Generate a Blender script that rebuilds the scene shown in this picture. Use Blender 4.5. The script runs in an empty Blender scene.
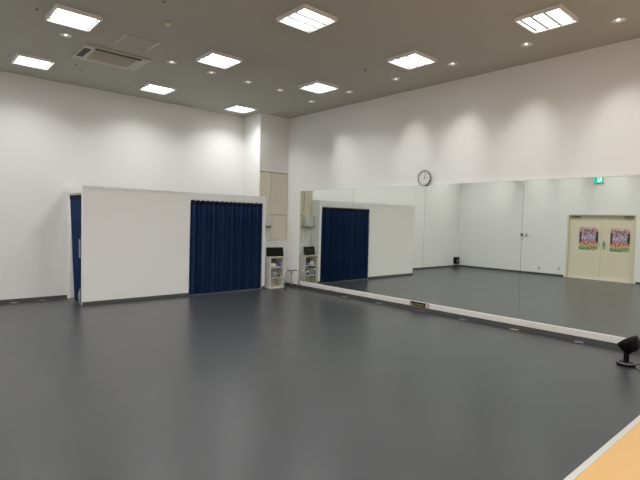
import bpy, bmesh, math, random
from mathutils import Vector, Matrix
random.seed(7)
col = bpy.context.scene.collection
PI = math.pi

# ------------------------------------------------------------------ materials
def mat(name, color, rough=0.6, metal=0.0, emit=None, estr=0.0, spec=0.5, noise=0.0, nscale=8.0, bump=0.0, bscale=60.0, coat=0.0, sheen=0.0):
    m = bpy.data.materials.new(name); m.use_nodes = True
    nt = m.node_tree; b = nt.nodes['Principled BSDF']
    b.inputs['Base Color'].default_value = (*color, 1)
    b.inputs['Roughness'].default_value = rough
    b.inputs['Metallic'].default_value = metal
    b.inputs['Specular IOR Level'].default_value = spec
    if coat: b.inputs['Coat Weight'].default_value = coat
    if sheen: b.inputs['Sheen Weight'].default_value = sheen
    if emit:
        b.inputs['Emission Color'].default_value = (*emit, 1); b.inputs['Emission Strength'].default_value = estr
    tc = nt.nodes.new('ShaderNodeTexCoord')
    if noise:
        n = nt.nodes.new('ShaderNodeTexNoise'); n.inputs['Scale'].default_value = nscale; n.inputs['Detail'].default_value = 4
        nt.links.new(tc.outputs['Object'], n.inputs['Vector'])
        mx = nt.nodes.new('ShaderNodeMix'); mx.data_type = 'RGBA'
        mx.inputs[6].default_value = (*[c*(1-noise) for c in color], 1)
        mx.inputs[7].default_value = (*[min(1, c*(1+noise)) for c in color], 1)
        nt.links.new(n.outputs['Fac'], mx.inputs[0]); nt.links.new(mx.outputs[2], b.inputs['Base Color'])
    if bump:
        n2 = nt.nodes.new('ShaderNodeTexNoise'); n2.inputs['Scale'].default_value = bscale
        nt.links.new(tc.outputs['Object'], n2.inputs['Vector'])
        bp = nt.nodes.new('ShaderNodeBump'); bp.inputs['Strength'].default_value = bump; bp.inputs['Distance'].default_value = 0.002
        nt.links.new(n2.outputs['Fac'], bp.inputs['Height']); nt.links.new(bp.outputs['Normal'], b.inputs['Normal'])
    return m

M = dict(
    wall=mat('wall_paint', (.87, .868, .85), .75, noise=.015, nscale=1.5, bump=.15, bscale=120, spec=.3),
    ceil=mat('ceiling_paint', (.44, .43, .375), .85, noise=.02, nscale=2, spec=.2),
    booth=mat('booth_paint', (.92, .915, .89), .6, noise=.01, nscale=2, spec=.35),
    cap=mat('white_cap', (.93, .95, .96), .35),
    base=mat('baseboard_vinyl', (.06, .06, .058), .45),
    white=mat('white_plastic', (.80, .80, .79), .45),
    offwhite=mat('switch_plastic', (.62, .62, .60), .45),
    frame=mat('white_enamel', (.80, .80, .78), .45),
    housing=mat('lamp_housing_inner', (.22, .22, .20), .7, spec=.1),
    tube=mat('fluorescent_tube', (.9, .9, .9), .4, emit=(1.0, .995, .97), estr=7),
    lamp=mat('downlight_lamp', (.9, .9, .9), .4, emit=(1.0, .97, .88), estr=4),
    cream=mat('cream_enamel', (.72, .67, .53), .45, noise=.02, nscale=3),
    door=mat('door_enamel', (.78, .71, .53), .45, noise=.015, nscale=2),
    doorframe=mat('door_frame_enamel', (.70, .65, .51), .45),
    steel=mat('satin_steel', (.55, .55, .54), .3, 1.0),
    chrome=mat('chrome_tube', (.75, .75, .75), .35, .8),
    alu=mat('threshold_aluminium', (.72, .71, .68), .38, .6),
    black=mat('black_plastic', (.003, .003, .0035), .42, spec=.10),
    blackm=mat('black_matt', (.006, .006, .006), .6),
    screen=mat('black_glass', (.002, .002, .0025), .25, spec=.18),
    grey=mat('grey_plastic', (.16, .16, .16), .5),
    acframe=mat('air_conditioner_case', (.52, .50, .45), .5),
    closer=mat('closer_grey', (.22, .21, .18), .5),
    beige=mat('air_grille_beige', (.43, .39, .31), .6),
    face=mat('clock_face', (.82, .83, .85), .5),
    rimg=mat('clock_rim', (.16, .165, .17), .4, .3),
    ink=mat('black_ink', (.02, .02, .02), .6),
    rail=mat('mirror_rail_white', (.80, .76, .73), .5),
    curtain=mat('navy_cloth', (.0045, .019, .068), .85, noise=.12, nscale=5, bump=.3, bscale=300, spec=.2),
    curtaind=mat('navy_cloth_heading', (.0022, .0055, .022), .9, noise=.1, nscale=20, spec=.2),
    shelfw=mat('rack_board', (.74, .71, .64), .5),
    brown=mat('brown_leather', (.10, .045, .03), .6, noise=.2),
    tissue=mat('white_cloth', (.8, .8, .83), .8), pinkc=mat('pink_cloth', (.75, .42, .45), .8),
    blue=mat('blue_plastic', (.02, .08, .30), .35), greyc=mat('grey_cloth', (.28, .28, .30), .9, noise=.3, nscale=20),
    lilac=mat('lilac_cloth', (.23, .25, .36), .9, noise=.1), darkc=mat('dark_cloth', (.04, .035, .05), .9),
    yellow=mat('yellow_ink', (.55, .5, .08), .5), redc=mat('faded_red', (.30, .10, .09), .6, noise=.2, nscale=30),
    greens=mat('sign_green', (.0, .35, .22), .4, emit=(.02, .50, .38), estr=.75),
    signw=mat('sign_white', (.8, .95, .9), .4, emit=(.55, 1, .85), estr=1.0),
    gap=mat('panel_gap', (.05, .05, .045), .8),
)
def tape(name, c): return mat(name, c, .5, noise=.1, nscale=40)

# mirror: slightly green silvered glass
M['mirror'] = mat('silvered_glass', (.86, .91, .865), 0.0, 1.0)

# dance vinyl: sheets 1.8 m wide running across the room, thin welded seams, faint scuffs
def vinyl():
    m = bpy.data.materials.new('dance_vinyl'); m.use_nodes = True
    nt = m.node_tree; N = nt.nodes; Lk = nt.links; b = N['Principled BSDF']
    tc = N.new('ShaderNodeTexCoord'); sp = N.new('ShaderNodeSeparateXYZ'); Lk.new(tc.outputs['Object'], sp.inputs[0])
    def math_(op, a, bval=None, c=None):
        n = N.new('ShaderNodeMath'); n.operation = op
        for i, x in enumerate((a, bval, c)):
            if x is None: continue
            if isinstance(x, (int, float)): n.inputs[i].default_value = x
            else: Lk.new(x, n.inputs[i])
        return n.outputs[0]
    s = math_('DIVIDE', math_('ADD', sp.outputs['Y'], 8.82), 1.83)
    fr = math_('FRACT', s); idx = math_('FLOOR', s)
    d = math_('MINIMUM', fr, math_('SUBTRACT', 1.0, fr))
    seam = math_('LESS_THAN', d, 0.0022)
    wn = N.new('ShaderNodeTexWhiteNoise'); wn.noise_dimensions = '1D'; Lk.new(idx, wn.inputs['W'])
    big = N.new('ShaderNodeTexNoise'); big.inputs['Scale'].default_value = .55; big.inputs['Detail'].default_value = 5
    mp = N.new('ShaderNodeMapping'); mp.inputs['Scale'].default_value = (.5, 1.6, 1); Lk.new(tc.outputs['Object'], mp.inputs[0]); Lk.new(mp.outputs[0], big.inputs['Vector'])
    fac = math_('ADD', math_('MULTIPLY', wn.outputs['Value'], .4), math_('MULTIPLY', big.outputs['Fac'], .6))
    mx = N.new('ShaderNodeMix'); mx.data_type = 'RGBA'
    mx.inputs[6].default_value = (.022, .0255, .029, 1); mx.inputs[7].default_value = (.030, .032, .035, 1); Lk.new(fac, mx.inputs[0])
    mx2 = N.new('ShaderNodeMix'); mx2.data_type = 'RGBA'; mx2.inputs[7].default_value = (.018, .020, .023, 1)
    Lk.new(mx.outputs[2], mx2.inputs[6]); Lk.new(seam, mx2.inputs[0]); Lk.new(mx2.outputs[2], b.inputs['Base Color'])
    rn = N.new('ShaderNodeTexNoise'); rn.inputs['Scale'].default_value = 1.7; rn.inputs['Detail'].default_value = 6; Lk.new(tc.outputs['Object'], rn.inputs['Vector'])
    mr = N.new('ShaderNodeMapRange'); mr.inputs['To Min'].default_value = .285; mr.inputs['To Max'].default_value = .35; Lk.new(rn.outputs['Fac'], mr.inputs['Value'])
    Lk.new(mr.outputs[0], b.inputs['Roughness']); b.inputs['Specular IOR Level'].default_value = .5
    return m
M['vinyl'] = vinyl()

def wood():
    m = bpy.data.materials.new('pale_wood_floor'); m.use_nodes = True
    nt = m.node_tree; N = nt.nodes; Lk = nt.links; b = N['Principled BSDF']
    tc = N.new('ShaderNodeTexCoord'); mp = N.new('ShaderNodeMapping'); mp.inputs['Scale'].default_value = (.8, 9, 1)
    Lk.new(tc.outputs['Object'], mp.inputs[0])
    n = N.new('ShaderNodeTexNoise'); n.inputs['Scale'].default_value = 3; n.inputs['Detail'].default_value = 6; Lk.new(mp.outputs[0], n.inputs['Vector'])
    r = N.new('ShaderNodeMix'); r.data_type = 'RGBA'; r.inputs[6].default_value = (.58, .31, .095, 1); r.inputs[7].default_value = (.65, .365, .125, 1)
    Lk.new(n.outputs['Fac'], r.inputs[0]); Lk.new(r.outputs[2], b.inputs['Base Color']); b.inputs['Roughness'].default_value = .45
    return m
M['wood'] = wood()

# ------------------------------------------------------------------ mesh builder
class MB:
    def __init__(s): s.v = []; s.f = []; s.m = []; s.mats = []; s.sm = []
    def mi(s, m):
        m = M[m] if isinstance(m, str) else m
        if m not in s.mats: s.mats.append(m)
        return s.mats.index(m)
    def add(s, V, F, m, smooth=False):
        o = len(s.v); i = s.mi(m); s.v += [tuple(p) for p in V]
        for f in F: s.f.append(tuple(o+k for k in f)); s.m.append(i); s.sm.append(smooth)
        return s
    def box(s, a, b, m, rot=None, bev=0.0):
        bm = bmesh.new(); bmesh.ops.create_cube(bm, size=1)
        c = [(a[i]+b[i])/2 for i in range(3)]; d = [abs(b[i]-a[i]) for i in range(3)]
        for v in bm.verts: v.co = Vector((v.co[i]*d[i] for i in range(3)))
        if bev: bmesh.ops.bevel(bm, geom=list(bm.edges), offset=min(bev, min(d)*.45), segments=2, affect='EDGES')
        for v in bm.verts:
            if rot: v.co = rot @ v.co
            v.co += Vector(c)
        bm.verts.index_update()
        s.add([v.co[:] for v in bm.verts], [[v.index for v in f.verts] for f in bm.faces], m); bm.free(); return s
    def tube(s, pts, r, m, n=10, cap=True):
        pts = [Vector(p) for p in pts]; V = []; F = []; rr = r if isinstance(r, (list, tuple)) else [r]*len(pts)
        pu = None
        for i, p in enumerate(pts):
            t = ((pts[min(i+1, len(pts)-1)]-p).normalized() + (p-pts[max(i-1, 0)]).normalized()).normalized()
            u = t.orthogonal().normalized() if pu is None else (pu - t*pu.dot(t)).normalized()
            pu = u; w = t.cross(u)
            for k in range(n):
                a = 2*PI*k/n; V.append(p + (u*math.cos(a)+w*math.sin(a))*rr[i])
        for i in range(len(pts)-1):
            for k in range(n):
                k2 = (k+1) % n; F.append((i*n+k, i*n+k2, (i+1)*n+k2, (i+1)*n+k))
        if cap: F += [tuple(range(n))[::-1], tuple((len(pts)-1)*n+k for k in range(n))]
        return s.add(V, F, m, True)
    def lathe(s, prof, m, M4=Matrix(), n=32, smooth=True):
        V = []; F = []
        for r, z in prof:
            for k in range(n):
                a = 2*PI*k/n; V.append(M4 @ Vector((r*math.cos(a), r*math.sin(a), z)))
        for i in range(len(prof)-1):
            for k in range(n):
                k2 = (k+1) % n; F.append((i*n+k, i*n+k2, (i+1)*n+k2, (i+1)*n+k))
        return s.add(V, F, m, smooth)
    def build(s, name, parent=None, loc=(0, 0, 0)):
        me = bpy.data.meshes.new(name); me.from_pydata(s.v, [], s.f)
        for m in s.mats: me.materials.append(m)
        me.polygons.foreach_set('material_index', s.m); me.polygons.foreach_set('use_smooth', s.sm)
        bm = bmesh.new(); bm.from_mesh(me); bmesh.ops.recalc_face_normals(bm, faces=bm.faces); bm.to_mesh(me); bm.free()
        me.update(); o = bpy.data.objects.new(name, me); col.objects.link(o); o.location = loc
        if parent: o.parent = parent
        return o

def tag(o, label, cat, group=None):
    o['label'] = label; o['category'] = cat
    if group: o['group'] = group
    return o
def thing(name, label, cat, loc=(0, 0, 0), group=None, rz=0):
    o = bpy.data.objects.new(name, None); col.objects.link(o); o.location = loc; o.rotation_euler.z = rz
    o.empty_display_size = .1
    return tag(o, label, cat, group)
def struct(o): o['kind'] = 'structure'; return o
def copy_tree(o, parent=None):
    c = o.copy(); col.objects.link(c); c.parent = parent
    for ch in [x for x in bpy.data.objects if x.parent == o]: copy_tree(ch, c)
    return c

# ------------------------------------------------------------------ dimensions (metres; x=0 mirror plane, y=0 back wall)
H = 4.056; XL = -8.814; YR = -13.4; WX = .006
# ------------------------------------------------------------------ room shell
struct(MB().box((XL-.2, -8.82, -.12), (WX, .0, 0), 'vinyl').build('floor'))
struct(MB().box((XL-.2, YR, -.12), (WX, -8.862, 0), 'wood').build('floor_wood'))
struct(MB().box((XL, -8.862, -.05), (WX, -8.818, .006), 'alu', bev=.003).build('trim_1'))

LX = [-7.53, -5.46, -3.39, -1.34]; LY = [-.98, -3.29, -5.39, -7.44, -9.5, -11.6]  # leftmost x column is unseen, added to brighten the left wall and doors
lights = [(x, y) for x in LX for y in LY]
LS = .25   # half size of the opening
down_far = [(-5.395, -2.65), (-3.865, -2.64), (-3.153, -2.62), (-2.413, -2.60), (-1.698, -2.60)]
wash = [(-.72, -2.385, -2.68, 1), (-.72, -3.475, None, 0), (-.75, -4.63, -4.45, 1), (-.76, -5.75, -5.5, 1), (-.77, -6.9, -6.62, 1), (-.77, -8.0, -7.86, 1), (-.77, -9.12, -8.95, 1)]
DR = .05
lw = [-1.8, -2.95, -4.1, -5.25, -6.4, -7.55, -8.7]   # the same washers along the left wall
AC = (-5.12, -2.53, -4.14, -1.78)
holes = [(x-DR, y-DR, x+DR, y+DR) for x, y in down_far] + [(w[0]-DR, w[1]-DR, w[0]+DR, w[1]+DR) for w in wash] + [(XL+.76-DR, y-DR, XL+.76+DR, y+DR) for y in lw]
def holed_plane(x0, y0, x1, y1, z, holes, m):
    xs = sorted({round(v, 5) for v in [x0, x1] + [h[0] for h in holes] + [h[2] for h in holes]})
    ys = sorted({round(v, 5) for v in [y0, y1] + [h[1] for h in holes] + [h[3] for h in holes]})
    b = MB(); idx = {}; V = []; F = []
    def vi(i, j):
        if (i, j) not in idx: idx[i, j] = len(V); V.append((xs[i], ys[j], z))
        return idx[i, j]
    for i in range(len(xs)-1):
        for j in range(len(ys)-1):
            cx = (xs[i]+xs[i+1])/2; cy = (ys[j]+ys[j+1])/2
            if any(h[0] < cx < h[2] and h[1] < cy < h[3] for h in holes): continue
            F.append((vi(i, j), vi(i, j+1), vi(i+1, j+1), vi(i+1, j)))
    return b.add(V, F, m)
struct(holed_plane(XL-.2, YR-.2, .2, .2, H, holes, 'ceil').build('ceiling'))

struct(MB().box((XL-.2, 0, -.12), (WX+.2, .2, H+.05), 'wall').build('wall_back'))
struct(MB().box((WX, YR-.2, -.12), (WX+.2, 0, H+.05), 'wall').build('wall_right'))
struct(MB().box((XL-.2, YR-.2, -.12), (WX, YR, H+.05), 'wall').build('wall_front'))
D0, D1, DT = -5.78, -3.89, 2.008
wl = MB().box((XL-.2, D1, -.12), (XL, 0, H+.05), 'wall').box((XL-.2, YR, -.12), (XL, D0, H+.05), 'wall').box((XL-.2, D0, DT), (XL, D1, H+.05), 'wall')
wl.box((XL-.2, D0, -.12), (XL-.16, D1, DT), 'wall')
struct(wl.build('wall_left'))
# boxed pillar in the far corner
PX, PY = -.825, -.70
struct(MB().box((PX, PY, 0), (WX, 0, H), 'wall').build('wall_pillar'))
# baseboards
bh, bt = .062, .012
struct(MB().box((XL, -bt, 0), (-4.722, 0, bh), 'base').build('baseboard_back'))
struct(MB().box((XL, D1+.05, 0), (XL+bt, -bt, bh), 'base').box((XL, YR, 0), (XL+bt, D0-.05, bh), 'base').build('baseboard_left'))
struct(MB().box((-.03, YR, 0), (WX, -1.20, .068), 'base').box((-.012, -1.2, 0), (WX, PY-bt, bh), 'base').build('baseboard_right'))
struct(MB().box((PX, PY-bt, 0), (0, PY, bh), 'base').build('baseboard_pillar'))
struct(MB().box((-.026, -8.42, .068), (WX, -1.205, .156), 'rail', bev=.004).build('trim_2'))
struct(MB().box((-.012, -8.40, 2.288), (WX, -1.20, 2.303), 'frame').build('trim_3'))

# ------------------------------------------------------------------ wall mirrors
seams = [-1.2116, -2.965, -4.774, -6.583, -8.392]
mlab = ['wall mirror panel nearest the far corner, reflecting the chrome stand and rack',
        'wall mirror panel reflecting the white booth side, just left of the clock',
        'wall mirror panel right of the clock, reflecting the empty far corner of the room',
        'widest looking mirror panel at right, reflecting the cream double doors']
for i in range(4):
    m_ = MB(); a, b_ = seams[i+1]+.002, seams[i]-.002
    m_.box((0, a, .157), (.005, b_, 2.287), 'mirror')
    tag(m_.build('wall_mirror'), mlab[i], 'mirror', 'large mirrors along the right wall')
struct(MB().box((.0052, -8.39, .157), (.0062, -1.213, 2.287), 'gap').build('trim_4'))

# ------------------------------------------------------------------ ceiling lights
AREA_W = 15.5
def make_light():
    root = thing('ceiling_light', '', 'ceiling light')
    f = MB(); o, i_, dz = LS+.012, LS-.006, -.048
    for a, b_ in (((-o, -o), (o, -i_)), ((-o, i_), (o, o)), ((-o, -i_), (-i_, i_)), ((i_, -i_), (o, i_))):
        f.box((a[0], a[1], dz), (b_[0], b_[1], -.0005), 'frame')
    f.build('frame', root)
    h = MB(); h.box((-i_, -i_, -.014), (i_, i_, -.001), 'housing'); h.build('housing', root)
    for k in (-1, 0, 1):
        tb = MB(); y = k*.150; r = .056
        prof = [(r*math.cos(a), -r*.45*math.sin(a)) for a in [PI*j/6 for j in range(7)]]
        V = []; L = .212
        for x in (-L, L):
            V += [(x, y+p[0], -.015+p[1]) for p in prof]
        n = len(prof); F = [(j, j+1, n+j+1, n+j) for j in range(n-1)] + [tuple(range(n)), tuple(range(n, 2*n))]
        tb.add(V, F, 'tube'); tb.build('tube', root)
    for k in (-1, 1):
        MB().box((-.225, k*.075-.017, -.045), (.225, k*.075+.017, -.014), 'offwhite').build('divider', root)
    L = bpy.data.lights.new('lamp_beam', 'AREA'); L.shape = 'SQUARE'; L.size = .44; L.energy = AREA_W; L.spread = math.radians(134); L.color = (1, .995, .975)
    lo = bpy.data.objects.new('lamp_beam', L); col.objects.link(lo); lo.parent = root; lo.location = (0, 0, -.049)
    return root
proto = make_light()
llab = {(1, 1): 'upper square ceiling light left of the air conditioner, nearest the camera on that side',
        (1, 0): 'small square ceiling light at the far left, below the air conditioner level',
        (2, 1): 'square ceiling light right of the air conditioner, in the middle row',
        (2, 0): 'square ceiling light just beyond the air conditioner, close to the back wall',
        (2, 2): 'square three tube ceiling light at top centre with a clearly visible frame',
        (3, 0): 'furthest square ceiling light, beside the corner pillar',
        (3, 1): 'square ceiling light second from the corner pillar, along the mirror wall',
        (3, 2): 'square ceiling light along the mirror wall, above and left of the clock',
        (3, 3): 'large square ceiling light at top right, nearest along the mirror wall'}
for n_, (x, y) in enumerate(lights):
    o = proto if n_ == 0 else copy_tree(proto)
    i, j = LX.index(x), LY.index(y)
    yy = y+.17 if (i, j) == (3, 0) else y-.05
    if i == 1: yy -= .05
    if j == 3: x -= .05; yy += .05
    if (i, j) == (3, 0): x -= .07
    o.location = (x-.03, yy, H)
    o['label'] = llab.get((i, j), 'square three tube ceiling light outside the picture, row %s from left wall' % ['first (added for light)', 'second', 'third', 'fourth'][i])
    o['group'] = 'square ceiling lights' if (i, j) in llab else 'square ceiling lights behind the viewer'

# downlights
def make_down():
    root = thing('downlight', '', 'downlight')
    r = MB(); r.lathe([(.078, 0), (.080, -.006), (.072, -.009), (.052, -.004), (.046, .01), (.046, 0.012)], 'frame', n=28)
    r.lathe([(.078, 0), (.046, .001)], 'frame', n=28); r.build('trim_ring', root)
    c = MB(); c.lathe([(.0465, .0), (.046, .09), (0.001, .09)], 'steel', n=24); c.build('reflector', root)
    l = MB(); l.lathe([(.001, .016), (.012, .018), (.019, .028), (.019, .085)], 'lamp', n=16); l.build('lamp', root)
    return root
dp = make_down()
dlab = ['small round downlight in front of the upper left ceiling light',
        'small round downlight between the ceiling hatch and the middle ceiling light',
        'small round downlight just below the square light right of the air conditioner',
        'small round downlight at mid ceiling, second from the centre right square light',
        'small round downlight directly left of the square light near the mirror wall']
wlab = ['round wall washer downlight nearest the corner pillar', 'round wall washer downlight, unlit looking, right of the second square light',
        'round wall washer downlight below the square light above the clock', 'round wall washer downlight right of the square light above the clock',
        'round wall washer downlight below the large top right square light', 'largest looking round wall washer downlight in the top right corner',
        'round wall washer downlight outside the picture at right']
first = True
for n_, (x, y) in enumerate(down_far + [(w[0], w[1]) for w in wash] + [(XL+.76, y) for y in lw]):
    o = dp if first else copy_tree(dp); first = False
    o.location = (x, y, H)
    o['label'] = (dlab+wlab+['round wall washer downlight above the left wall, outside the picture']*9)[n_]; o['group'] = 'round downlights across the ceiling' if n_ < 5 else 'wall washer downlights along the mirror wall' if n_ < 12 else 'wall washer downlights along the left wall'
for (x, y, ty, wx) in [(w[0], w[1], w[2], 0) for w in wash if w[3]] + [(XL+.76, yy, yy+.1, XL) for yy in lw]:
    L = bpy.data.lights.new('wall_washer_beam', 'SPOT'); L.energy = 30; L.color = (1, .985, .93)
    L.spot_size = math.radians(46); L.spot_blend = 1.0; L.shadow_soft_size = .09
    lo = bpy.data.objects.new('wall_washer_beam', L); col.objects.link(lo)
    lo.location = (x, y, H-.03)
    lo.rotation_euler = (Vector((wx, ty, 2.95))-lo.location).to_track_quat('-Z', 'Y').to_euler()

# ceiling air conditioner
ac = thing('air_conditioner', 'square white ceiling cassette air conditioner with beige grille and two dark slots', 'air conditioner', (-4.63, -2.155, H))
ax, ay = .49, .375
f = MB().box((-ax, -ay, -.03), (ax, ay, -.0), 'acframe', bev=.012); f.build('frame', ac)
g = MB().box((-.31, -.225, -.036), (.31, .225, -.03), 'beige')
for k in range(18): g.box((-.30, -.215+k*.0245, -.040), (.30, -.205+k*.0245, -.036), 'beige')
g.build('grille', ac)
for (a, b_, m_, nm) in (((-.33, -.345), (.35, -.262), 'blackm', 'open_slot'), ((-.455, -.25), (-.365, .20), 'blackm', 'open_slot'),
                        ((.37, -.22), (.43, .22), 'acframe', 'louver'), ((-.31, .28), (.31, .33), 'acframe', 'louver')):
    o = MB().box((a[0], a[1], -.034), (b_[0], b_[1], -.0305), m_)
    if nm == 'open_slot':
        if b_[0]-a[0] > .2: o.box((a[0], a[1]+.022, -.038), (b_[0], a[1]+.028, -.034), 'black')
        else: o.box((a[0]+.022, a[1], -.038), (a[0]+.032, b_[1], -.034), 'blackm')
    o.build(nm, ac)
# hatches, sensor, sprinklers
def hatch(x0, y0, x1, y1, label, full=True):
    t = thing('ceiling_hatch', label, 'hatch', ((x0+x1)/2, (y0+y1)/2, H)); w, d = (x1-x0)/2, (y1-y0)/2
    MB().box((-w, -d, -.004), (w, d, 0), 'ceil').build('panel', t)
    fr = MB()
    for s in (-1, 1):
        fr.box((s*w-.006, -d, -.008), (s*w+.006, d, -.004), 'frame')
        fr.box((-w, s*d-.0012, -.0050), (w, s*d+.0012, -.004), 'closer')
    fr.build('edge_strip', t)
hatch(-4.81, -3.31, -4.36, -2.85, 'square access hatch with pale side strips beside the air conditioner')
hatch(-.69, -1.28, -.19, -.88, 'square access hatch in the ceiling in front of the corner pillar')
t = thing('smoke_detector', 'small round beige smoke detector at the top of the ceiling', 'smoke detector', (-4.57, -4.07, H))
MB().lathe([(.055, 0), (.055, -.012), (.04, -.02)], 'beige', n=24).build('base', t)
MB().lathe([(.04, -.02), (.036, -.036), (.02, -.042), (.001, -.043)], 'doorframe', n=24).build('sensor_head', t)
spl = [(-4.85, -4.6, 'tiny dark sprinkler head at the top edge of the ceiling'), (-1.465, -4.58, 'tiny dark sprinkler head between two square lights by the mirror wall'),
       (-5.87, -3.31, 'tiny dark sprinkler head left of the upper left square light'), (-4.93, -1.33, 'tiny dark sprinkler head below the air conditioner left corner')]
for x, y, lb in spl:
    t = thing('sprinkler_head', lb, 'sprinkler', (x, y, H), 'sprinkler heads on the ceiling')
    MB().lathe([(.020, 0), (.018, -.005), (.009, -.007), (.009, -.024)], 'grey', n=16).build('body', t)
    MB().lathe([(.001, -.026), (.018, -.025), (.018, -.028), (.001, -.029)], 'steel', n=12).build('deflector', t)
tag(MB().lathe([(.06, 0), (.058, -.007), (.03, -.012), (.001, -.012)], 'ceil', n=24).build('speaker_cover', loc=(-4.80, -1.08, H)), 'faint round ceiling cover between the air conditioner and back wall', 'ceiling cover')

# ------------------------------------------------------------------ changing booth
BX0, BX1, BY, BZ = -4.7206, -2.6994, -.9818, 2.1154
EX0, EX1 = -.895, PX+.008
th = .055
booth = thing('changing_booth', 'white open topped changing booth with dark kickboard built against the back wall', 'booth', (BX0, 0, 0))
def bp(a, b_, m_, nm, bev=.004, par=booth):
    return MB().box((a[0]-BX0, a[1], a[2]), (b_[0]-BX0, b_[1], b_[2]), m_, bev=bev).build(nm, par)
bp((BX0, BY, .0), (BX1, BY+th, BZ), 'booth', 'front_panel')
bp((BX0, BY+th, 1.985), (BX0+th, -.002, BZ), 'booth', 'side_header')
bp((BX0, -.06, 0), (BX0+th, -.002, 1.985), 'booth', 'side_panel')
bp((BX1, BY, 1.975), (EX1, BY+th, BZ), 'cap', 'front_header')
bp((EX0, BY, 0), (EX1-.0, PY-.015, 1.975), 'cap', 'end_panel')
bp((EX0, BY+th, 1.975), (EX1, PY-.002, BZ), 'booth', 'end_header')
bp((BX0-.004, BY-.005, BZ-.03), (BX1+.004, BY, BZ+.004), 'cap', 'top_cap', .002)
for a_, b_ in ((.0, BX1-BX0), (EX0-BX0, EX1-BX0)): MB().box((a_, BY-.010, 0), (b_, BY, .062), 'base').build('kickboard', booth)

def curtain(name, label, p0, p1, ztop, zbot, folds, amp, seed, narrow=(0, 0)):
    """pleated cloth hung on a rail between p0 and p1"""
    rnd = random.Random(seed)
    root = thing(name, label, 'curtain', (p0[0], p0[1], 0))
    A = Vector((p0[0], p0[1])); B = Vector((p1[0], p1[1])); d = B-A; Ln = d.length; t = d/Ln; nrm = Vector((-t.y, t.x))
    n = folds*12; rows = 26
    ph = [rnd.uniform(-.25, .25) for _ in range(folds+2)]; am = [rnd.uniform(.65, 1.15) for _ in range(folds+2)]
    def make(z0, z1, rows, a0, m_, fr, off=0.0, scallop=0.0):
        V = []; F = []
        for r in range(rows+1):
            q = r/rows; z = z1+(z0-z1)*q; depth = (ztop-z)/(ztop-zbot)
            for i in range(n+1):
                u = i/n; fi = u*folds; k = int(min(fi, folds)); fz = fi-k
                a = am[k]*(1-fz)+am[k+1]*fz; pz = ph[k]*(1-fz)+ph[k+1]*fz
                w = a0*a*(.35+.65*min(1, depth*6))
                off_n = w*math.sin(2*PI*fi + pz*depth*2.2) + off + .35*w*math.sin(2*PI*fi*.5+seed+pz*3*depth)
                s0 = narrow[0]*depth; s1 = 1-narrow[1]*depth
                uu = s0+(s1-s0)*u + .012/Ln*math.sin(4*PI*fi+pz*5)*depth
                P = A + t*Ln*uu + nrm*off_n
                zz = z
                if r == 0 and scallop: zz += -.006 + scallop*abs(math.sin(PI*fi))
                V.append((P.x-A.x, P.y-A.y, zz))
        for r in range(rows):
            for i in range(n):
                F.append((r*(n+1)+i, r*(n+1)+i+1, (r+1)*(n+1)+i+1, (r+1)*(n+1)+i))
        o = MB().add(V, F, m_, True).build(fr, root)
        return o
    c = make(zbot, ztop-.07, rows, amp, 'curtain', 'cloth')
    make(ztop-.095, ztop-.01, 4, amp*.75, 'curtaind', 'heading_tape', off=-.008, scallop=.02)
    rl = MB().tube([(0, 0, ztop+.006), (d.x, d.y, ztop+.006)], .008, 'white', 8); rl.build('rail', root)
    return root
curtain('curtain', 'wide pleated navy blue curtain closing the booth front, floor length', (BX1+.016, BY+.012), (EX0-.016, BY+.012), 1.957, .018, 16, .046, 3)
curtain('curtain', 'narrow gathered navy blue curtain in the booth side opening at left', (BX0+.03, -.085), (BX0+.03, BY+th+.02), 1.968, .02, 7, .020, 5, narrow=(.38, 0))
# clothes glimpsed between side curtain and panel
cl = MB(); rn = random.Random(2)
V = []; F = []; n = 10
for r in range(11):
    z = 1.17-.33*r/10
    for i in range(n+1):
        V.append((BX0-.012-.012*math.sin(i*1.3)*(.5+r/12), -.925+.10*i/n*(1-.25*(r/10)), z))
for r in range(10):
    for i in range(n): F.append((r*(n+1)+i, r*(n+1)+i+1, (r+1)*(n+1)+i+1, (r+1)*(n+1)+i))
tag(cl.add(V, F, 'lilac', True).build('hanging_towel'), 'small grey lilac cloth hanging at the booth side opening beside the narrow curtain', 'towel')
V = []; F = []
for r in range(11):
    q = r/10; z = .30-.285*q
    for i in range(n+1):
        V.append((BX0-.012-.03*math.sin(PI*i/n)*math.sin(PI*min(1, q*1.1)), -.93+.11*i/n*(.35+.65*q), z))
for r in range(10):
    for i in range(n): F.append((r*(n+1)+i, r*(n+1)+i+1, (r+1)*(n+1)+i+1, (r+1)*(n+1)+i))
tag(MB().add(V, F, 'greyc', True).build('cloth_bag'), 'dim grey cloth bag on the floor at the foot of the narrow curtain', 'bag')

# ------------------------------------------------------------------ pillar cupboard doors, box, cable
t = thing('cupboard_door', 'tall cream enamel cupboard door high on the corner pillar', 'cupboard door', (-.25, PY-.001, 1.72))
MB().box((-.265, -.016, .0), (.245, 0, .985), 'cream', bev=.003).build('panel', t)
MB().box((-.245, -.026, .60), (-.225, -.016, .65), 'steel', bev=.003).build('handle', t)
MB().box((-.275, -.008, -.012), (.25, 0, -.001), 'gap').build('lower_gap', t)
MB().box((-.27, -.010, .985), (.245, 0, 1.003), 'gap').build('top_gap', t)
t = thing('cupboard_door', 'narrow cream cupboard side strip left of the tall pillar door', 'cupboard door', (-.68, PY-.001, 1.72))
MB().box((-.14, -.014, -.02), (.142, 0, .985), 'cream', bev=.003).build('panel', t)
MB().box((-.14, -.010, .985), (.142, 0, 1.003), 'gap').build('top_gap', t)
MB().tube([(.125, -.022, .10), (.125, -.022, .97)], .006, 'frame', 8).build('conduit', t)
t = thing('cupboard_door', 'short cream cupboard door on the pillar below the tall one', 'cupboard door', (-.24, PY-.001, 1.11))
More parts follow.
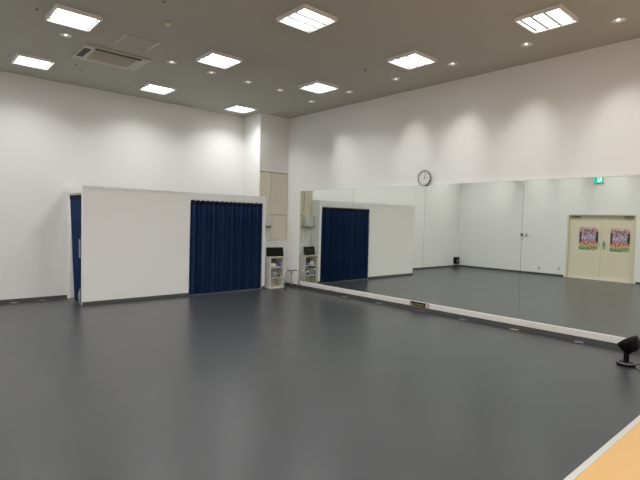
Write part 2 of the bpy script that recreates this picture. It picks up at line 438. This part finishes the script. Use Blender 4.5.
MB().box((-.255, -.016, .0), (.235, 0, .595), 'cream', bev=.003).build('panel', t)
MB().box((-.262, -.006, -.008), (.238, 0, 0.0), 'beige').build('lower_gap', t)
t = thing('wall_cabinet', 'small white metal box mounted on the pillar above the rack', 'box', (-.66, PY-.001, 1.43))
MB().box((-.155, -.125, .02), (.16, 0.0, .275), 'offwhite', bev=.006).build('body', t)
MB().box((-.155, -.12, .0), (.16, -.0, .02), 'grey').build('underside', t)
MB().box((-.04, -.131, -.03), (.10, -.09, -.001), 'grey', bev=.004).build('bracket', t)
tag(MB().tube([(-.60, PY-.01, 1.40), (-.61, PY-.012, 1.25), (-.60, PY-.01, 1.12), (-.50, PY-.012, 1.07), (-.35, PY-.012, 1.05), (-.30, PY-.05, 1.0), (-.30, -.74, .98), (-.31, -.76, .86), (-.32, -.775, .76)], .0035, 'greyc', 8).build('cord'),
    'thin grey cord running down the pillar behind the black screen', 'cord')
t = thing('wall_socket', 'tiny white socket on the pillar wall behind the chrome stand', 'socket', (-.035, PY, .80))
MB().box((-.02, -.008, -.03), (.02, 0, .03), 'offwhite', bev=.003).build('plate', t)

# ------------------------------------------------------------------ rack with things on it
RX0, RX1, RY0, RY1, RZ = -.72, -.325, -1.06, -.80, .715
rk = thing('storage_rack', 'narrow white open shelf rack standing in front of the corner pillar', 'shelf', (RX0, RY0, 0))
w = RX1-RX0; d = RY1-RY0
def rb(a, b_, nm): return MB().box(a, b_, 'shelfw', bev=.003).build(nm, rk)
rb((0, 0, .0), (.022, d, RZ), 'side_panel'); rb((w-.022, 0, 0), (w, d, RZ), 'side_panel')
rb((0.022, d-.008, .0), (w-.022, d, RZ), 'back_panel')
rb((-.006, -.006, RZ), (w+.006, d, RZ+.018), 'top')
for z in (.235, .475): rb((.022, .004, z), (w-.022, d-.008, z+.014), 'shelf')
rb((-.02, -.02, 0), (w+.02, d, .035), 'base')
# black screen leaning on the rack
t = thing('monitor', 'black flat screen leaning back on top of the white rack', 'monitor', ((RX0+RX1)/2-.015, -.99, RZ+.018), None, math.radians(-13))
R_ = Matrix.Rotation(math.radians(-10), 3, 'X')
def rbx(a, b_, m_, nm, bev=.004):
    c = Vector(((a[0]+b_[0])/2, (a[1]+b_[1])/2, (a[2]+b_[2])/2)); d_ = Vector((b_[0]-a[0], b_[1]-a[1], b_[2]-a[2]))/2
    o = MB().box(-d_, d_, m_, bev=bev).build(nm, t); o.location = R_ @ c + Vector((0, 0, .006)); o.rotation_euler = R_.to_euler(); return o
rbx((-.215, -.01, 0), (.215, .02, .215), 'black', 'case'); rbx((-.203, -.013, .013), (.203, -.010, .202), 'screen', 'screen')
MB().box((-.08, .01, 0), (.08, .09, .012), 'black', bev=.003).build('stand', t)

def lump(name, label, cat, c, r, m_, seed, squash=(1, 1, 1), parts=None):
    rn = random.Random(seed); bm = bmesh.new(); bmesh.ops.create_icosphere(bm, subdivisions=3, radius=1)
    ph = [rn.uniform(0, 6) for _ in range(9)]
    for v in bm.verts:
        x, y, z = v.co
        k_ = 1 + .16*math.sin(4*x+ph[0])*math.sin(5*y+ph[1]) + .10*math.sin(9*z+ph[2]+3*x) + .06*math.sin(13*y+ph[3])
        v.co = Vector((x*k_*r*squash[0], y*k_*r*squash[1], max(z, -.6)*k_*r*squash[2]))
    mz = min(v.co.z for v in bm.verts)
    V = [(v.co.x, v.co.y, v.co.z-mz) for v in bm.verts]; bm.verts.index_update(); F = [[v.index for v in f.verts] for f in bm.faces]; bm.free()
    o = MB().add(V, F, m_, True).build(name, loc=c); return tag(o, label, cat)
cx = (RX0+RX1)/2; cy = -.965
lump('cloth', 'crumpled white cloth on the top shelf of the rack', 'cloth', (cx-.075, cy-.03, .490), .066, 'tissue', 1, (1.0, .8, .8))
lump('cloth', 'crumpled pink cloth tucked beside the white one on the rack', 'cloth', (cx+.025, cy-.04, .490), .028, 'pinkc', 2, (1, 1, .8))
tag(MB().box((-.09, -.04, 0), (.09, .04, .075), 'brown', bev=.012).build('shoulder_bag', loc=(cx+.0, cy+.06, .596-.0)), 'small dark brown bag at the back of the rack top shelf', 'bag')
t = bpy.data.objects['shoulder_bag']; t.location = (cx-.01, cy+.082, .490); t.scale = (1, 1, 2.4)
b = thing('water_bottle', 'blue plastic bottle lying at the right of the rack top shelf', 'bottle', (cx+.105, cy-.03, .489+.041))
RM = Matrix.Rotation(PI/2, 4, 'X')
MB().lathe([(.001, .05), (.036, .048), (.039, .03), (.039, -.04), (.03, -.055), (.018, -.06)], 'blue', RM, 20).build('body', b)
MB().lathe([(.018, .062), (.018, .048)], 'tissue', RM, 16).build('cap', b)
lump('cloth_bag', 'bundled grey cloth bag stuffed on the middle shelf of the rack', 'bag', (cx-.03, cy+.0, .250), .092, 'greyc', 5, (1.1, .8, .95))
lump('cloth', 'small dark cloth beside the grey bag on the middle rack shelf', 'cloth', (cx+.13, cy-.0, .250), .030, 'darkc', 6, (.8, 1, .9))

# ------------------------------------------------------------------ chrome stand
st = thing('chrome_stand', 'low chrome tubular stand with three legs beside the white rack', 'stand', (-.28, -1.23, 0))
x0, x1, hh, r = -.20, .225, .425, .012
pts = [(x0, -.06, 0), (x0, -.06, hh-.07)] + [(x0+.07-.07*math.cos(a), -.06, hh-.07+.07*math.sin(a)) for a in [PI/8, PI/4, 3*PI/8, PI/2]]
MB().tube(pts, r, 'chrome', 12).build('leg', st)
pts = [(x1, -.06, 0), (x1, -.06, hh-.07)] + [(x1-.07+.07*math.cos(a), -.06, hh-.07+.07*math.sin(a)) for a in [PI/8, PI/4, 3*PI/8, PI/2]]
MB().tube(pts, r, 'chrome', 12).build('leg', st)
MB().tube([(x0+.07, -.06, hh), (x1-.07, -.06, hh)], r+.005, 'rimg', 12).build('top_bar', st)
MB().tube([(.0, -.045, hh-.012), (.02, -.0, hh-.06), (.10, .06, .25), (.115, .075, 0)], r, 'chrome', 12).build('leg', st)
MB().box((.0, -.062, hh-.10), (.03, -.045, hh-.02), 'greyc', bev=.004).build('tag', st)
for (fx, fy) in ((x0, -.06), (x1, -.06), (.115, .075)):
    MB().lathe([(.019, 0), (.019, .022), (.013, .026)], 'blackm', Matrix.Translation((fx, fy, 0)), 14).build('rubber_foot', st)

# ------------------------------------------------------------------ wall clock
ck = thing('wall_clock', 'round grey rimmed wall clock with white face, sitting on the mirror top edge', 'clock', (-.012, -4.768, 2.415))
RC = Matrix.Rotation(-PI/2, 4, 'Y')   # local z -> -x (into the room)
rc = .140
MB().lathe([(rc-.004, 0), (rc, .012), (rc, .034), (rc-.004, .040), (rc-.012, .036), (rc-.015, .026)], 'rimg', RC, 48).build('rim', ck)
MB().lathe([(.0005, .025), (rc-.013, .025)], 'face', RC, 48).build('face', ck)
def on_face(u, v, w):   # u to the right as seen from the room, v up
    return Vector((-w, -u, v))
def flat_bar(mb, a, ang, r0, r1, wd, wz, m_):
    s, c = math.sin(ang), math.cos(ang)
    pts = [(r0*s-wd*c, r0*c+wd*s), (r0*s+wd*c, r0*c-wd*s), (r1*s+wd*.7*c, r1*c-wd*.7*s), (r1*s-wd*.7*c, r1*c+wd*.7*s)]
    V = [on_face(p[0], p[1], wz) for p in pts] + [on_face(p[0], p[1], wz+.0015) for p in pts]
    mb.add(V, [(0, 1, 2, 3), (4, 5, 6, 7), (0, 1, 5, 4), (1, 2, 6, 5), (2, 3, 7, 6), (3, 0, 4, 7)], m_)
tk = MB()
for k_ in range(60):
    a = 2*PI*k_/60
    if k_ % 5: flat_bar(tk, 0, a, .118, .123, .0007, .0255, 'ink')
    else: flat_bar(tk, 0, a, .115, .123, .002, .0255, 'ink')
tk.build('minute_track', ck)
def text_mesh(txt, size, m_):
    cu = bpy.data.curves.new('t', 'FONT'); cu.body = txt; cu.size = size; cu.align_x = 'CENTER'; cu.align_y = 'CENTER'; cu.offset = size*.02
    o = bpy.data.objects.new('t', cu); col.objects.link(o); dg = bpy.context.evaluated_depsgraph_get()
    me = bpy.data.meshes.new_from_object(o.evaluated_get(dg)); bpy.data.objects.remove(o); bpy.data.curves.remove(cu)
    V = [v.co.copy() for v in me.vertices]; F = [list(p.vertices) for p in me.polygons]; bpy.data.meshes.remove(me); return V, F
for h_ in range(1, 13):
    V, F = text_mesh(str(h_), .033, 'ink'); a = 2*PI*h_/12; R0 = .096
    MB().add([on_face(v.x+R0*math.sin(a), v.y+R0*math.cos(a), .026) for v in V], F, 'ink').build('numeral', ck)
hd = MB(); flat_bar(hd, 0, math.radians(91.5), -.015, .058, .0045, .028, 'ink'); hd.build('hour_hand', ck)
hd = MB(); flat_bar(hd, 0, math.radians(24), -.02, .088, .0042, .030, 'ink'); hd.build('minute_hand', ck)
MB().lathe([(.008, .026), (.008, .033), (.001, .034)], 'ink', RC, 16).build('hub', ck)

# ------------------------------------------------------------------ double door in the left wall (seen in the mirror)
dr = bpy.data.objects.new('door_1', None); col.objects.link(dr); dr.location = (XL, (D0+D1)/2, 0); struct(dr)
hw = (D1-D0)/2
fr = MB().box((-.14, -hw, 0), (.012, -hw+.045, DT), 'doorframe', bev=.003).box((-.14, hw-.045, 0), (.012, hw, DT), 'doorframe', bev=.003).box((-.14, -hw+.045, DT-.04), (.012, hw-.045, DT), 'doorframe', bev=.003)
fr.build('door_frame', dr)
mid = -4.855-(D0+D1)/2
for s in (0, 1):
    y0, y1 = ((-hw+.047, mid-.003), (mid+.003, hw-.047))[s]
    lf = MB().box((-.105, y0, .008), (-.065, y1, DT-.045), 'door', bev=.003).build('door_leaf', dr)
    # closer
    c0 = y1-.30 if s else y0+.03
    MB().box((-.065, c0, DT-.115), (-.02, c0+.25, DT-.06), 'closer', bev=.006).tube([(-.03, c0+.12, DT-.06), (-.0, c0+(.28 if not s else -.04), DT-.052)], .007, 'grey').build('door_closer', lf)
    if s == 0:
        yh = mid-.085
        MB().box((-.065, yh-.028, .95), (-.060, yh+.028, 1.19), 'steel', bev=.002).tube([(-.062, yh, 1.10), (-.02, yh, 1.10), (-.015, yh-.02, 1.10), (-.015, yh-.09, 1.10)], .010, 'steel').build('door_handle', lf)
    else:
        yh = mid+.05
        MB().box((-.065, yh-.018, 1.0), (-.061, yh+.018, 1.12), 'steel', bev=.002).build('flush_bolt', lf)
struct(MB().box((XL-.14, D0, -.0), (XL+.0, D1, .008), 'alu').build('trim_5'))

# posters on the door leaves
def poster(y0, y1, z0, z1, label, seed):
    rn = random.Random(seed)
    t = thing('poster', label, 'poster', (XL-.064, (y0+y1)/2, (z0+z1)/2), 'posters on the double doors')
    W_, H_ = y1-y0, z1-z0
    nx, ny = 26, 34; me_v = []; F = []; cols = []
    for j in range(ny+1):
        for i in range(nx+1): me_v.append((.0015, W_*(.5-i/nx), H_*(.5-j/ny)))   # i from viewer's left (facing wall, +y is right of left wall?) 
    rp = random.Random(11)
    def colr(u, v):
        n_ = rp.random()
        edge = u < .10 or u > .88
        if v < .10: c = (.60, .28, .36) if n_ > .35 else (.80, .66, .68)
        elif v < .22: c = (.45, .10, .15) if (n_ > .40 and .2 < u < .8) else (.62, .42, .46) if n_ > .25 else (.05, .12, .05)
        elif v < .40: c = (.05, .02, .05) if edge else ((.62, .46, .50) if n_ > .5 else (.16, .05, .10))
        elif v < .52: c = (.04, .02, .05) if (edge or u > .83) else ((.20, .24, .50) if n_ > .45 else (.72, .68, .74))
        elif v < .66: c = (.05, .01, .02) if edge else ((.45, .10, .18) if n_ > .45 else (.66, .50, .56))
        elif v < .72: c = (.25, .06, .06) if n_ > .4 else (.70, .45, .30)
        elif v < .86: c = (.72, .50, .30) if n_ > .45 else (.40, .14, .08)
        elif v < .94: c = (.42, .44, .10) if n_ > .4 else (.10, .20, .06)
        else: c = (.10, .25, .13) if u < .65 or n_ > .5 else (.55, .6, .5)
        return c
    me = bpy.data.meshes.new('print')
    for j in range(ny):
        for i in range(nx):
            a = j*(nx+1)+i; F.append((a, a+1, a+nx+2, a+nx+1)); cols.append(colr((i+.5)/nx, (j+.5)/ny))
    me.from_pydata(me_v, [], F); at = me.color_attributes.new('ink', 'FLOAT_COLOR', 'CORNER')
    for fi, c in enumerate(cols):
        for k_ in range(4): at.data[fi*4+k_].color = (*c, 1)
    me.materials.append(M['print']); o = bpy.data.objects.new('print', me); col.objects.link(o); o.parent = t
    MB().box((-.001, -W_/2, -H_/2), (.001, W_/2, H_/2), 'white').build('paper', t)
pm = bpy.data.materials.new('poster_print'); pm.use_nodes = True
at = pm.node_tree.nodes.new('ShaderNodeAttribute'); at.attribute_name = 'ink'
pm.node_tree.links.new(at.outputs['Color'], pm.node_tree.nodes['Principled BSDF'].inputs['Base Color']); pm.node_tree.nodes['Principled BSDF'].inputs['Roughness'].default_value = .35
M['print'] = pm
poster(-4.775, -4.235, .905, 1.61, 'colourful pink and green event poster on the door leaf without the lever handle', 11)
poster(-5.62, -5.105, .895, 1.585, 'colourful pink and green event poster on the door leaf beside the lever handle', 11)

# exit sign above the doors
es = thing('exit_sign', 'small glowing green exit sign with running figure above the double doors', 'sign', (XL, -4.75, 3.08))
MB().box((0, -.135, -.13), (.05, .135, .14), 'white', bev=.004).build('case', es)
MB().box((.05, -.128, -.122), (.053, .128, .132), 'greens').build('green_panel', es)
pg = MB()
def q2(pts): pg.add([(.0545, y, z) for y, z in pts], [tuple(range(len(pts)))], 'signw')
q2([(-.075, -.10), (.03, -.10), (.03, .115), (-.075, .115)])        # lit doorway
pg.build('doorway_symbol', es)
fg = MB()
def q3(pts): fg.add([(.0556, y, z) for y, z in pts], [tuple(range(len(pts)))], 'greens')
q3([(-.035+.018*math.cos(a), .07+.018*math.sin(a)) for a in [2*PI*k_/12 for k_ in range(12)]])
q3([(-.045, .05), (-.015, .045), (.005, -.01), (-.03, -.015)])
q3([(-.03, -.01), (-.05, -.05), (-.07, -.09), (-.055, -.095), (-.03, -.055), (-.01, -.015)])
q3([(-.01, -.01), (.02, -.045), (.015, -.09), (.0, -.09), (.002, -.05), (-.025, -.02)])
q3([(-.04, .045), (-.07, .02), (-.065, .01), (-.035, .03)]); q3([(-.015, .04), (.02, .02), (.018, .008), (-.015, .025)])
fg.build('running_figure', es)
# switches and sockets on the left wall
def plate(name, label, cat, loc, w_, h_, m_, kind, along='y', grp=None):
    t = thing(name, label, cat, loc, grp)
    if along == 'y':
        MB().box((0, -w_/2, -h_/2), (.010, w_/2, h_/2), m_, bev=.003).build('plate', t)
        if kind == 'dark': MB().box((.010, -w_*.36, -h_*.32), (.014, w_*.36, h_*.38), 'grey').build('display', t)
        elif kind == 'two':
            for s in (-1, 1): MB().box((.010, -w_*.3, s*h_*.22-h_*.14), (.014, w_*.3, s*h_*.22+h_*.14), 'grey').build('rocker', t)
        elif kind == 'sock': MB().box((.010, -w_*.25, -h_*.3), (.013, w_*.25, h_*.3), 'grey').build('socket_face', t)
        else: MB().box((.010, -w_*.3, -h_*.3), (.013, w_*.3, h_*.3), 'white').build('rocker', t)
    else:
        MB().box((-w_/2, -.010, -h_/2), (w_/2, 0, h_/2), m_, bev=.003).build('plate', t)
        MB().box((-w_*.25, -.013, -h_*.3), (w_*.25, -.010, h_*.3), 'white').build('socket_face', t)
    return t
plate('wall_controller', 'dark fronted wall controller left of the light switches, seen in the mirror', 'control panel', (XL, -2.43, 1.29), .12, .13, 'offwhite', 'dark')
plate('control_label', 'small white plate beneath the dark wall controller', 'plate', (XL, -2.43, 1.16), .11, .06, 'offwhite', 'p')
plate('light_switch', 'light switch with two dark rockers beside the wall controller', 'switch', (XL, -2.585, 1.285), .075, .12, 'offwhite', 'two')
plate('light_switch', 'plain pale light switch, the one nearest the double doors', 'switch', (XL, -2.73, 1.265), .10, .10, 'white', 'p')
plate('wall_socket', 'low wall socket on the left wall, further from the doors', 'socket', (XL, -3.054, .20), .075, .12, 'white', 'sock')
plate('wall_socket', 'low wall socket on the left wall, right next to the doors', 'socket', (XL, -3.69, .25), .075, .12, 'white', 'sock')
plate('wall_socket', 'faint white socket on the back wall near the black box', 'socket', (-8.07, 0, .26), .075, .12, 'white', 'sock', 'x')
t = thing('wall_speaker', 'small black box low on the back wall in the reflected far corner', 'speaker', (-8.6, 0, .235))
MB().box((-.12, -.12, -.13), (.12, 0, .13), 'black', bev=.01).build('case', t)
MB().box((-.06, -.124, -.06), (.06, -.12, .05), 'grey').build('front_plate', t)

# ------------------------------------------------------------------ tape marks, caution strip
tapes = [(-2.83, (.62, .50, .33), 'cream'), (-3.79, (.28, .42, .52), 'pale blue'), (-5.66, (.26, .40, .48), 'light blue'), (-6.56, (.62, .56, .22), 'yellow'), (-7.49, (.42, .27, .40), 'mauve')]
where = ['nearest the far corner', 'left of the caution strip', 'right of the caution strip', 'between the blue and mauve ones', 'nearest the black fan']
for (y, c, nm), wh in zip(tapes, where):
    b_ = MB(); m_ = tape(nm.replace(' ', '_')+'_tape', c)
    b_.box((-.050, -.055, .0), (-.003, .055, .0022), m_, Matrix.Rotation(.15, 3, 'Z'), .0008)
    tag(b_.build('floor_tape', loc=(-.031, y, 0)), '%s tape mark at the mirror base, %s' % (nm, wh), 'tape', 'tape marks along the mirror base')
for x, y, s_ in ((-5.60, -.03, 'left'), (-5.14, -.03, 'right')):
    tag(MB().box((-.05, -.045, 0), (.05, .0, .002), tape('white_tape', (.45, .45, .43)), None, .0008).build('floor_tape', loc=(x, y, 0)),
        'short white tape mark at the foot of the back wall, %s one of two' % s_, 'tape', 'tape marks at the back wall')
cs = thing('caution_strip', 'black sign strip with worn yellow lettering stuck on the mirror base under the clock', 'sign', (-.0262, -4.75, .11))
MB().box((-.004, -.205, -.035), (0, .205, .045), 'black', bev=.001).build('backing', cs)
g_ = MB(); rn = random.Random(4)
g_.add([(-.0048, .19, -.022), (-.0048, .145, -.022), (-.0048, .1675, .022)], [(0, 1, 2)], 'yellow'); g_.build('warning_triangle', cs); g_ = MB()
for k_ in range(9):
    y = .125-k_*.027
    for seg in range(3):
        z = -.02+rn.random()*.03
        if seg == 0: g_.box((-.0048, y-.003, -.018), (-.0042, y+.002, .016), 'yellow')
        elif rn.random() > .25: g_.box((-.0048, y-.014, z), (-.0042, y, z+.006), 'yellow')
g_.build('lettering', cs)
MB().box((-.0052, -.195, -.03), (-.0042, -.135, .035), 'pinkc').build('red_emblem', cs)
tag(MB().box((-.05, -.075, 0), (.0, .075, .0025), 'redc', Matrix.Rotation(.2, 3, 'Z'), .001).build('floor_tape', loc=(-.037, -4.76, 0)),
    'short faded red tape mark on the floor below the black caution strip', 'tape', 'tape marks along the mirror base')

# ------------------------------------------------------------------ black fan
fx, fy = -.805, -8.268
fan = thing('floor_fan', 'black circulator fan with its round head tilted up, on the floor at the right', 'fan', (fx, fy, 0))
MB().lathe([(.001, .0), (.090, 0), (.100, .012), (.096, .030), (.06, .044), (.001, .046)], 'black', n=40).build('base', fan)
MB().lathe([(.080, .036), (.090, .0325), (.092, .0345), (.080, .039)], 'grey', n=40).build('base_ring', fan)
MB().lathe([(.036, .04), (.031, .06), (.028, .13), (.034, .16), (.001, .165)], 'black', n=20).build('neck', fan)
axis = (Vector((.19, .05, .98))*.84 + Vector((-.255, .967, 0))*.54 - Vector((.947, .25, -.2))*.07).normalized()
HC = Vector((.255, -.967, 0))*.028 + Vector((0, 0, .252))
MH = Matrix.Translation(HC) @ axis.to_track_quat('Z', 'Y').to_matrix().to_4x4() @ Matrix.Diagonal((.79, .79, .95, 1))
hb = MB()
hb.lathe([(.001, -.095), (.05, -.092), (.095, -.075), (.128, -.045), (.146, .0), (.153, .045), (.152, .062), (.145, .058), (.14, .01), (.12, -.035), (.06, -.07), (.001, -.08)], 'black', MH, 40)
hb.build('housing', fan)
gr = MB()
for rr in (.025, .048, .071, .094, .117, .138):
    pts = [MH @ Vector((rr*math.cos(a), rr*math.sin(a), .062+.014*(1-(rr/.15)**2))) for a in [2*PI*k_/28 for k_ in range(29)]]
    gr.tube(pts, .0022, 'black', 5, False)
for k_ in range(24):
    a = 2*PI*k_/24
    gr.tube([MH @ Vector((r_*math.cos(a+r_*3), r_*math.sin(a+r_*3), .062+.014*(1-(r_/.15)**2))) for r_ in (.02, .06, .10, .15)], .0018, 'black', 5, False)
gr.lathe([(.001, .079), (.022, .078), (.025, .070)], 'black', MH, 20)
g1 = gr.build('grille', fan)
bl = MB()
for k_ in range(5):
    a0 = 2*PI*k_/5; V = []; 
    for r_ in (.02, .07, .125):
        for da, z in ((-.38, -.012), (0, .012), (.38, .034)): V.append(MH @ Vector((r_*math.cos(a0+da), r_*math.sin(a0+da), z)))
    bl.add(V, [(0, 1, 4, 3), (1, 2, 5, 4), (3, 4, 7, 6), (4, 5, 8, 7)], 'blackm', True)
bl.build('blades', fan)
# yoke arms that hold the head
yk = MB(); side = axis.cross(Vector((-.746, .665, 0))).normalized()
for s in (-1, 1):
    yk.tube([Vector((0, 0, .13)), HC+side*s*.07+Vector((0, 0, -.085)), HC+side*s*.118+Vector((0, 0, -.03)), HC+side*s*.124], [.016, .014, .012, .012], 'black', 10)
yk.build('yoke', fan)
MB().lathe([(.02, 0), (.02, .012), (.001, .014)], 'rimg', Matrix.Translation(HC+Vector((.255, -.967, 0))*.105+Vector((0, 0, -.01))) @ Vector((.255, -.967, .2)).to_track_quat('Z', 'Y').to_matrix().to_4x4(), 16).build('tilt_knob', fan)
tag(MB().tube([(fx+.085, fy-.06, .012), (fx+.16, fy-.13, .006), (fx+.25, fy-.20, .006), (fx+.36, fy-.34, .006), (fx+.45, fy-.55, .012)], .0035, 'black', 8).build('power_cord'),
    'thin black power cord trailing right from the fan base', 'cord')
tag(MB().tube([(fx-.03, fy-.100, .008), (fx-.10, fy-.15, .005), (fx-.22, fy-.20, .005), (fx-.31, fy-.215, .010)], .0035, 'black', 8).build('power_cord'),
    'thin black cord leading to the white plug adapter', 'cord')
wp = thing('plug_adapter', 'small white plug adapter on the floor at the right edge', 'plug', (-1.165, -8.53, 0))
MB().box((-.025, -.025, 0), (.025, .025, .035), 'white', bev=.006).build('body', wp)
MB().box((-.010, .025, .008), (.010, .031, .026), 'grey', bev=.002).build('socket_face', wp)

# ------------------------------------------------------------------ camera
Fv = Vector((0.6658086359728634, 0.7450215501492343, -0.04051851523916987))
Rv = Vector((0.7460756333443204, -0.6653933367168674, 0.024957098843110568))
Uv = Vector((0.008367173586482583, 0.04684652885780653, 0.998867054787647))
cd = bpy.data.cameras.new('camera'); cam = bpy.data.objects.new('camera', cd); col.objects.link(cam)
cd.sensor_width = 36; cd.lens = 476.2472*36/640; cd.clip_start = .05; cd.clip_end = 60
mw = Matrix((Rv, Uv, -Fv)).transposed().to_4x4(); mw.translation = Vector((-7.1674, -9.9668, 1.6)); cam.matrix_world = mw
bpy.context.scene.camera = cam

wd = bpy.data.worlds.new('world'); bpy.context.scene.world = wd; wd.use_nodes = True
wd.node_tree.nodes['Background'].inputs[0].default_value = (.5, .5, .5, 1); wd.node_tree.nodes['Background'].inputs[1].default_value = .0
sc = bpy.context.scene
sc.view_settings.view_transform = 'Standard'; sc.view_settings.look = 'None'; sc.view_settings.exposure = 0; sc.view_settings.gamma = 1.16
sc.cycles.use_denoising = True
